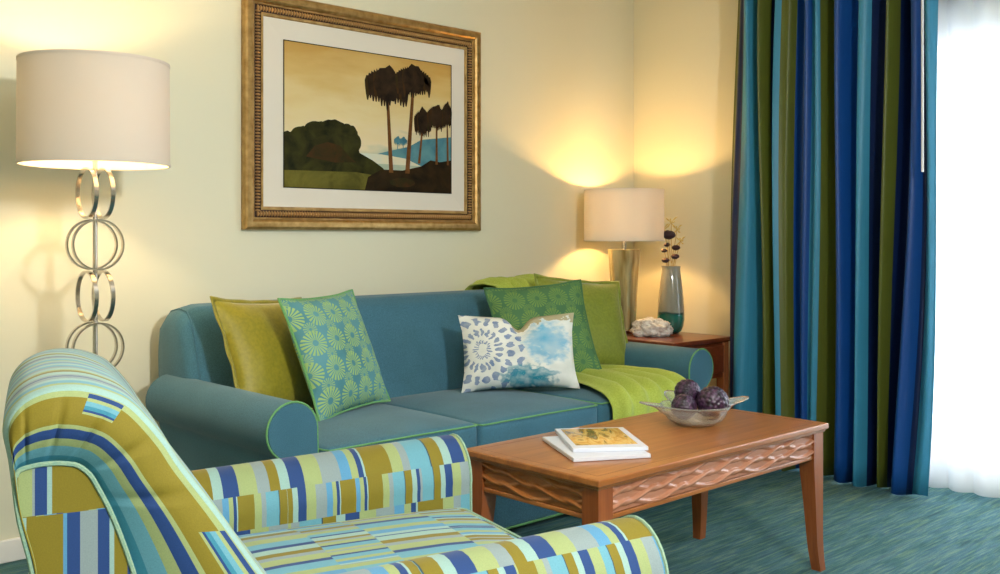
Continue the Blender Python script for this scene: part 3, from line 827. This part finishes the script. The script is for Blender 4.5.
def back_pt(si, t):
    s, inset = sv[si]; p = Vector((*seg(OUT, t), 0)); q = Vector((*seg(OUT, min(1, t + .01)), 0)); o2 = Vector((*seg(OUT, max(0, t - .01)), 0)); tg = (q - o2).normalized(); nrm = Vector((-tg.y, tg.x, 0))  # outward
    cr = math.sin(PI * (s - s0) / (s1 - s0)) ** .7
    bulge = .006 * cr * min(1, max(0, (t - .25) * 4)) if t < .97 else 0
    p = p + nrm * (bulge - inset * .22)
    far = max(0, s - (s1 - .34)) / .34; hi = max(0, min(1, (p.y - .45) / .3)); kk = (s - s0) / (s1 - s0); p.x += (.030 * kk + .030 * far ** 2) * hi; p.y += (.012 - .034 * kk - .010 * far ** 2) * hi
    pl = 0
    return L_(p.x, s, p.y)
nS = len(sv) - 1
bk = MB(); bk.grid(lambda a, t: back_pt(int(round(a * nS)), t), nS, NT, uvf=lambda a, t: (sv[int(round(a * nS))][0] - s0, arc[int(round(t * NT))]))
bk.build('back_cushion', M['patchback'], ch, angle=70)
for side in (0, 1):
    sb = MB()
    def fn(a, t, side=side):
        o_ = back_pt(0 if side == 0 else nS, t); i_ = seg(INN, t); sgn = 1 if side == 0 else -1
        ii = L_(i_[0], (s0 + .012) if side == 0 else (s1 - .012), i_[1])
        if side: hi = max(0, min(1, (i_[1] - .45) / .3)); ii.x += .060 * hi; ii.z -= .032 * hi
        p = o_.lerp(ii, a); wd = (o_ - ii).length
        p.y -= sgn * .022 * math.sin(PI * min(1, a * 1.0)) * min(1, wd / .05)
        # gathered pleats round the top of the curve
        if .32 < t < .78:
            p.y += sgn * .006 * max(0, math.sin(t * 75)) ** 6 * math.sin(PI * a) * min(1, wd / .05)
        return p
    sb.grid(fn, 10, 160, uvf=lambda a, t: (.0 + a, t * 1.0))
    sb.build('cushion_side', M['patchside'], ch, angle=70)
    pn = MB(); sg = 1 if side == 0 else -1; sp = (s0 if side == 0 else s1)
    loop = [seg(INN, t / 60) for t in range(61)]
    if side: loop = [(f_ + .060 * max(0, min(1, (z - .45) / .3)), z - .032 * max(0, min(1, (z - .45) / .3))) for f_, z in loop]
    b0 = len(pn.v)
    for f_, z in loop: pn.v.append(L_(f_, sp + sg * .002, z))
    for f_, z in loop: pn.v.append(L_(f_, sp + sg * .03, z))
    n_ = len(loop)
    # strips between rear and front halves of the outline at equal index
    for i in range(n_ // 2):
        a, c, d_, e = i, i + 1, n_ - 2 - i, n_ - 1 - i
        if a == d_ or c == d_: 
            q = [a, c, e] if c != e else None
            if q: pn.face(q, [(pn.v[k].x, pn.v[k].z) for k in q])
        else:
            q = [a, c, d_, e]; pn.face(q, [(pn.v[k].x, pn.v[k].z) for k in q])
    for i in range(n_ - 1): pn.face([i, i + 1, n_ + i + 1, n_ + i], [(pn.v[k].x, pn.v[k].z) for k in (i, i + 1, n_ + i + 1, n_ + i)])
    po_ = pn.build('side_panel', M['patchpanel'], ch, angle=50)
    MB().tube([L_(f_, sp + sg * .002, z) for f_, z in loop], .0034, 6).build('piping', M['aquawelt'], po_)
# base box and seat cushion
MB().rbox(L_(.12, 1.50, .10), L_(1.02, 2.28, .31), .02, uvf=lambda p: (p.y, p.x + p.z)).build('seat_base', M['patchseat'], ch)
MB().rbox(L_(.30, 1.565, .29), L_(1.035, 2.212, .445), .03, crown=.025, nm=8, k=4, uvf=lambda p: (p.y + 3, p.x - p.z)).build('seat_cushion', M['patchseat'], ch)
seatp = [L_(.42, 1.572, .440), L_(1.02, 1.572, .437), L_(1.03, 1.59, .437), L_(1.033, 1.88, .442), L_(1.03, 2.19, .437), L_(1.02, 2.205, .437), L_(.42, 2.205, .440)]
MB().tube(seatp, .004, 6).build('piping', M['aquawelt'], ch)
def chair_arm(side):
    # roll arm: centre ridge at s=1.47 / 2.31; profile (ds outward, z)
    cs, outw = (1.480, -1) if side == 0 else (2.300, 1)
    pf = [(-.092, .12), (-.092, .30), (-.090, .42), (-.089, .49)]
    for i in range(17):
        a = math.radians(178 - 225 * i / 16); pf.append((.002 + .093 * math.cos(a) , .500 + .098 * math.sin(a)))
    pf += [(.055, .41), (.06, .30), (.06, .12)]
    n = len(pf) - 1; fs = [.22, .4, .6, .8, .97, 1.03, 1.048, 1.056]
    al = [0]
    for a, c in zip(pf, pf[1:]): al.append(al[-1] + math.hypot(a[0] - c[0], a[1] - c[1]))
    def fn(i, j):
        ds, z = pf[int(round(i * n))]; k = int(round(j * 7)); f_ = fs[k]; s_ = (1, 1, 1, 1, 1, 1, .985, .95)[k]
        if z > .3: ds *= s_; z = .48 + (z - .48) * s_
        if side == 0: f_ -= .02 * (f_ - .2) / .85
        if z > .3: z -= .030 * (1.05 - f_) / .8 * min(1, (z - .3) / .2)
        return L_(f_, cs + outw * ds, z)
    a = MB(); a.grid(fn, n, 7, uvf=lambda i, j: (fs[int(round(j * 7))] - .045 + side * .21, al[int(round(i * n))] + .04))
    m_ = 8; ids = [i * m_ + 7 for i in range(n + 1)]
    a.face(ids, [(a.v[k].z, a.v[k].y) for k in ids]); a.face([i * m_ for i in range(n + 1)][::-1])
    o = a.build('arm', M['patcharm'], ch, angle=45)
    MB().tube([L_(1.052 - (side == 0) * .02, cs + outw * ds * .985, .48 + (z - .48) * .985) for ds, z in pf if z > .1], .0036, 6).build('piping', M['aquawelt'], o)
chair_arm(0); chair_arm(1)
for f_, s in ((.2, 1.56), (.2, 2.22), (.97, 1.5), (.97, 2.27)):
    MB().rbox(L_(f_ - .025, s - .025, 0), L_(f_ + .025, s + .025, .11), .006).build('leg', M['woodz'], ch)


# ------------------------------------------------------------------ floor lamp
def rings(mb_parent, cx, cy, zc, r, axis, gap):
    for s in (-1, 1):
        mb = MB(); n = 56
        def fn(a, t):
            th = 2 * PI * a; q = [(0, -1), (1, -1), (1, 1), (0, 1)][int(round(t * 4)) % 4]
            rr = r - .0055 * q[0]; o = s * gap / 2 + .0065 * q[1]
            return (cx + o, cy + rr * math.cos(th), zc + rr * math.sin(th)) if axis == 0 else (cx + rr * math.cos(th), cy + o, zc + rr * math.sin(th))
        mb.grid(fn, n, 4, cu=True, cv=True); mb.build('ring', M['chrome'], mb_parent, angle=35)
FL = (1.232, 3.20)
fl = thing('floor_lamp', 'tall floor lamp of stacked nickel rings with a round linen shade', 'floor lamp', (*FL, 0))
MB().lathe([(0, 0), (.135, 0), (.14, .006), (.14, .018), (.132, .024), (.02, .03), (0, .03)], (*FL, 0), 48).build('base', M['chrome'], fl)
MB().lathe([(0, .02), (.0075, .02), (.0075, 1.37), (0, 1.37)], (*FL, 0), 16).build('pole', M['chrome'], fl)
for k in range(8):
    zc = 1.236 - .1635 * k
    if zc > .06: rings(fl, FL[0], FL[1], zc, .0815, k % 2, .052)
def shade(parent, c, z0, z1, r, mt, n=64):
    mb = MB(); mb.lathe([(r + .002, z0), (r, z1), (r - .003, z1), (r - .001, z0), (r + .002, z0)], (*c, 0), n)
    sh = mb.build('shade', mt, parent, angle=60)
    for z, q in ((z0, r + .001), (z1, r - .001)):
        MB().lathe([(q + .0028, z - .004), (q + .0028, z + .004), (q - .0035, z + .004), (q - .0035, z - .004), (q + .0028, z - .004)], (*c, 0), n).build('rim', mt, sh, angle=50)
    sp = MB()
    for k in range(3):
        a = 2 * PI * k / 3 + .4; sp.tube([(c[0], c[1], z0 + .06), (c[0] + (r - .003) * math.cos(a), c[1] + (r - .003) * math.sin(a), z0 + .02)], .0015, 6)
    sp.build('spider', M['chrome'], parent)
shade(fl, FL, 1.328, 1.648, .225, M['shade'])
bulbm = mat('bulb_glow', (1, .85, .6), .4, 0, Emission_Strength=6)[0]; bulbm.node_tree.nodes['Principled BSDF'].inputs['Emission Color'].default_value = (1, .72, .38, 1)
def bulb(parent, c, z):
    MB().lathe([(0, 0), (.012, 0), (.013, .02), (.028, .06), (.030, .08), (.022, .10), (0, .11)], (*c, z), 20).build('bulb', bulbm, parent)
bulb(fl, FL, 1.375)
light('bulb_light', 'POINT', (FL[0], FL[1], 1.53), 16, (1, .70, .36), .035, parent=fl)


# ------------------------------------------------------------------ end table with lamp, vase and coral
EX0, EX1, EY0, EY1, EZ = 3.775, 4.255, 2.845, 3.52, .60
et = thing('end_table', 'dark cherry end table in the corner beside the sofa\'s right arm', 'end table', ((EX0 + EX1) / 2, (EY0 + EY1) / 2, 0))
MB().rbox((EX0, EY0, EZ - .022), (EX1, EY1, EZ), .005).build('tabletop', M['woodd'], et)
cb = MB(); cb.rbox((EX0 + .02, EY0 + .022, .40), (EX1 - .02, EY1 - .02, EZ - .022), .003); cb.build('case', M['woodd'], et)
dr = MB().rbox((EX0 + .065, EY0 + .010, .425), (EX1 - .065, EY0 + .023, EZ - .04), .003).build('drawer', M['woodd'], et)
MB().lathe([(0, 0), (.012, .0), (.014, .012), (.006, .02), (0, .02)], (0, 0, 0), 16).build('knob', M['chrome'], dr, origin=(0, 0, 0)).location = (EX0 / 2 + EX1 / 2 - et.location.x, EY0 + .005 - et.location.y, .495)
for x in (EX0 + .015, EX1 - .06):
    for y in (EY0 + .015, EY1 - .06): MB().rbox((x, y, 0), (x + .045, y + .045, EZ - .022), .004).build('leg', M['woodz'], et)
MB().rbox((EX0 + .03, EY0 + .03, .14), (EX1 - .03, EY1 - .03, .16), .004).build('shelf', M['woodd'], et)

TL = (4.010, 3.345)
tl = thing('table_lamp', 'lit table lamp with ivory drum shade and smoky glass body on the corner table', 'table lamp', (*TL, EZ + .001))
m, nt, b = mat('mercury_glass', srgb('b8a878'), .16, .55); n = noise_t(nt, coords(nt, 'Object', (6, 6, 1)), 3, 3)
nt.links.new(ramp(nt, n, [(.35, srgb('8e7c48')), (.55, srgb('ddd0a4')), (.7, srgb('b4a26c'))]), b.inputs['Base Color']); M['merc'] = m
MB().lathe([(0, 0), (.075, 0), (.078, .006), (.078, .016), (.066, .022), (0, .022)], (*TL, EZ + .001), 36).build('foot', M['chrome'], tl)
bd = MB()
def body(a, t):
    th = 2 * PI * a; r = .060 + .021 * t ** 1.5; k = 1 + .05 * math.cos(6 * th) 
    return (TL[0] + r * k * math.cos(th), TL[1] + r * k * math.sin(th), EZ + .02 + .41 * t)
bd.grid(body, 48, 14, cu=True); bd.face([i * 15 for i in range(48)][::-1]); bd.face([i * 15 + 14 for i in range(48)])
bd.build('body', M['merc'], tl, angle=50)
MB().lathe([(0, .42), (.012, .42), (.012, .50), (.02, .505), (.02, .54), (0, .54)], (*TL, EZ), 20).build('neck', M['chrome'], tl)
shade(tl, TL, 1.078, 1.335, .205, M['shade2'])
bulb(tl, TL, 1.14)
light('bulb_light', 'POINT', (TL[0], TL[1], 1.22), 72, (1, .56, .19), .035, parent=tl)

VC = (4.150, 3.150)
m, nt, b = mat('vase_glass', rough=.12); _, _, z_ = uvxy(nt, 'Object')
n = noise_t(nt, coords(nt), 18, 2); hgt = z_ + n * .02
nt.links.new(ramp(nt, hgt * 2.5, [(.0, srgb('0f6a5c')), (.25, srgb('128070')), (.295, srgb('0c5c58')), (.31, srgb('a8a696')), (1, srgb('b4b0a0'))]), b.inputs['Base Color'])
b.inputs['Transmission Weight'].default_value = .35; b.inputs['Coat Weight'].default_value = .6; M['vase'] = m
vs = MB().lathe([(0, 0), (.035, 0), (.052, .012), (.063, .035), (.069, .07), (.068, .12), (.064, .18), (.058, .24), (.052, .29), (.047, .325), (.048, .338), (.050, .345), (.047, .345), (.044, .325), (.048, .29), (.06, .18), (.063, .12), (.060, .05), (.04, .015), (0, .012)], (*VC, EZ + .001), 40)
vo_ = vs.build('glass_vase', M['vase'], origin=(*VC, EZ + .001), angle=60)
tag(vo_, 'tall grey glass vase with a teal bottom on the corner table', 'vase')
df_ = thing('dried_flowers', 'dark seed pods and pale dried sprigs standing in the grey glass vase', 'dried flowers', (*VC, EZ + .02))
stem_m = mat('dry_stem', srgb('b89a50'), .8)[0]; pod_m = mat('dark_pod', srgb('2e1420'), .6)[0]; pale_m = mat('pale_petal', srgb('d8c070'), .8)[0]
tips = [(-.012, .0, .505, .036, 0), (-.018, .015, .455, .018, 0), (-.034, .0, .425, .016, 0), (.026, .0, .44, .022, 0), (-.026, .01, .375, .021, 0), (.020, -.01, .395, .022, 0), (.002, .0, .57, .032, 1), (.035, .02, .535, .026, 1), (-.035, .01, .54, .026, 1), (.05, 0, .475, .024, 1)]
RX, RY = math.sin(YAW), -math.cos(YAW)
for i, (a, c, z, r, kind) in enumerate(tips):
    tx, ty = VC[0] + a * RX + c * .7, VC[1] + a * RY + c * .7
    st = MB().tube([(VC[0] + .01 * math.cos(i), VC[1] + .01 * math.sin(i), EZ + .03), (VC[0] + .012 * math.cos(i * 2), VC[1] + .012 * math.sin(i * 2), EZ + .30), (VC[0] * .4 + tx * .6, VC[1] * .4 + ty * .6, EZ + z * .85), (tx, ty, EZ + z)], .0016, 6).build('stem', stem_m, df_)
    pd = MB()
    if kind == 0:
        pd.grid(lambda u, v: (tx + r * (1 + .15 * noise.noise((u * 5, v * 4, i))) * math.sin(PI * v) * math.cos(2 * PI * u), ty + r * math.sin(PI * v) * math.sin(2 * PI * u), EZ + z + r * .62 * (1 + .2 * noise.noise((u * 4, v * 4, i + 9))) * math.cos(PI * v)), 18, 12, cu=True)
        pd.build('seed_pod', pod_m, df_)
    else:
        for k in range(7):
            an = 2 * PI * k / 7; pd.tube([(tx, ty, EZ + z), (tx + r * .6 * math.cos(an), ty + r * .6 * math.sin(an), EZ + z + r * .7 * math.sin(k * 2.3)), (tx + r * math.cos(an), ty + r * math.sin(an), EZ + z + r * .9 * math.sin(k * 2.3 + .3))], lambda t: .001 + .003 * math.sin(PI * t), 5)
        pd.build('sprig', pale_m, df_)

CC = Vector((3.955, 3.125, EZ + .002))
m, nt, b = mat('coral', srgb('ded2c6'), .8); n = noise_t(nt, coords(nt), 45, 4); nt.links.new(ramp(nt, n, [(.35, srgb('c4b8ac')), (.6, srgb('f0ece6'))]), b.inputs['Base Color']); bump(nt, b, n, .6, .004)
co = MB()
def cf(u, v):
    d_ = Vector((math.sin(PI * v) * math.cos(2 * PI * u), math.sin(PI * v) * math.sin(2 * PI * u), math.cos(PI * v)))
    k = 1 + .28 * noise.noise(d_ * 2.2 + Vector((3, 1, 5))) + .22 * abs(noise.noise(d_ * 6.5)) + .08 * noise.noise(d_ * 16)
    p = Vector((d_.x * .092, d_.y * .060, d_.z * .052)) * k
    c_, s_ = math.cos(-.8), math.sin(-.8)
    return (CC.x + p.x * c_ - p.y * s_, CC.y + p.x * s_ + p.y * c_, max(CC.z, CC.z + .034 + p.z))
co.grid(cf, 90, 54, cu=True)
tag(co.build('coral', m, origin=CC, angle=80), 'lump of white coral on the corner table in front of the lamp', 'coral')


# ------------------------------------------------------------------ curtains
CZ0, CZ1 = .012, 2.46
KN = [(0, -.5), (.035, .1), (.10, 1), (.152, -1.1), (.185, .6), (.232, -.8), (.262, .8), (.31, .5), (.352, -.9), (.40, .6), (.43, -.1), (.452, .8), (.515, -1.1), (.57, 1), (.628, -.6), (.67, 1), (.742, -.9), (.775, .5), (.826, -1.3), (.885, 1), (.93, .15), (.972, .9), (1, .2)]
def fold_x(u, z):
    """how far the fold at fabric position u swells towards the room"""
    for p, q in zip(KN, KN[1:]):
        if u <= q[0]: break
    k = (u - p[0]) / (q[0] - p[0]); k = k * k * (3 - 2 * k); a = p[1] + (q[1] - p[1]) * k
    a = 1.15 - (1.15 - a) ** 1.4 / 1.35 if a < 1.15 else a
    return .062 * a * (1 + .25 * math.sin(9 * u + 1.3) * (1 - z / 2.4)) + .010 * math.sin(31 * u + 1.4 * z) + .012 * math.sin(1.7 * z + 23 * u)
dr_ = MB(); NU, NV = 420, 24
def drape(u, t):
    z = CZ0 + (CZ1 - CZ0) * t
    ox = fold_x(u, z)
    top = max(0, (z - 1.5)) ** 2
    y = 2.812 - 1.052 * u + .012 * math.sin(1.9 * z + 17 * u) - .018 * top * (1 - u) + .085 * (1 - z / 2.4) ** 2 * u ** 3
    x = 4.195 - .02 * u - ox * (.75 if ox < 0 else 1)
    zz = z + (.006 * math.sin(60 * u) if t == 0 else 0)
    return (x, y, zz)
dr_.grid(drape, NU, NV)
do = dr_.build('curtain', M['drape'], origin=(4.2, 2.34, 0), angle=80); md = do.modifiers.new('thickness', 'SOLIDIFY'); md.thickness = .003
tag(do, 'floor length curtain in blue, navy, sky and olive stripes', 'curtain')
sh = MB()
def sheer(u, t):
    z = .012 + 2.43 * t; ph = 2 * PI * (19 * u + .4 * math.sin(6 * u)); y = 2.30 - 2.05 * u + .008 * math.cos(ph)
    return (4.342 - (.016 + .008 * math.sin(11 * u)) * math.sin(ph) * (1 - .3 * t), y, z)
sh.grid(sheer, 420, 6)
so = sh.build('sheer_curtain', M['sheer'], origin=(4.32, 1.3, 0), angle=80)
tag(so, 'white sheer curtain glowing with daylight across the glass door', 'curtain')
for nm, xx, y0, y1, lb in (('curtain_track', 4.185, .1, 2.9, 'white ceiling track holding the striped curtain'), ('sheer_track', 4.342, .1, 2.6, 'slim white track behind holding the sheer curtain')):
    tag(MB().rbox((xx - .012, y0, 2.462), (xx + .012, y1, CZ), .003).build(nm, M['polewhite'], origin=(xx, (y0 + y1) / 2, 2.462)), lb, 'curtain track')
wd_ = MB().tube([(4.050, 1.803, 2.47), (4.050, 1.803, 1.9), (4.050, 1.803, 1.362)], .0052, 10)
tag(wd_.build('curtain_wand', M['polewhite'], origin=(4.05, 1.797, 2.45)), 'thin white pull wand hanging in front of the striped curtain', 'curtain wand')

for o in bpy.data.objects:
    if 'local' in o: del o['local']
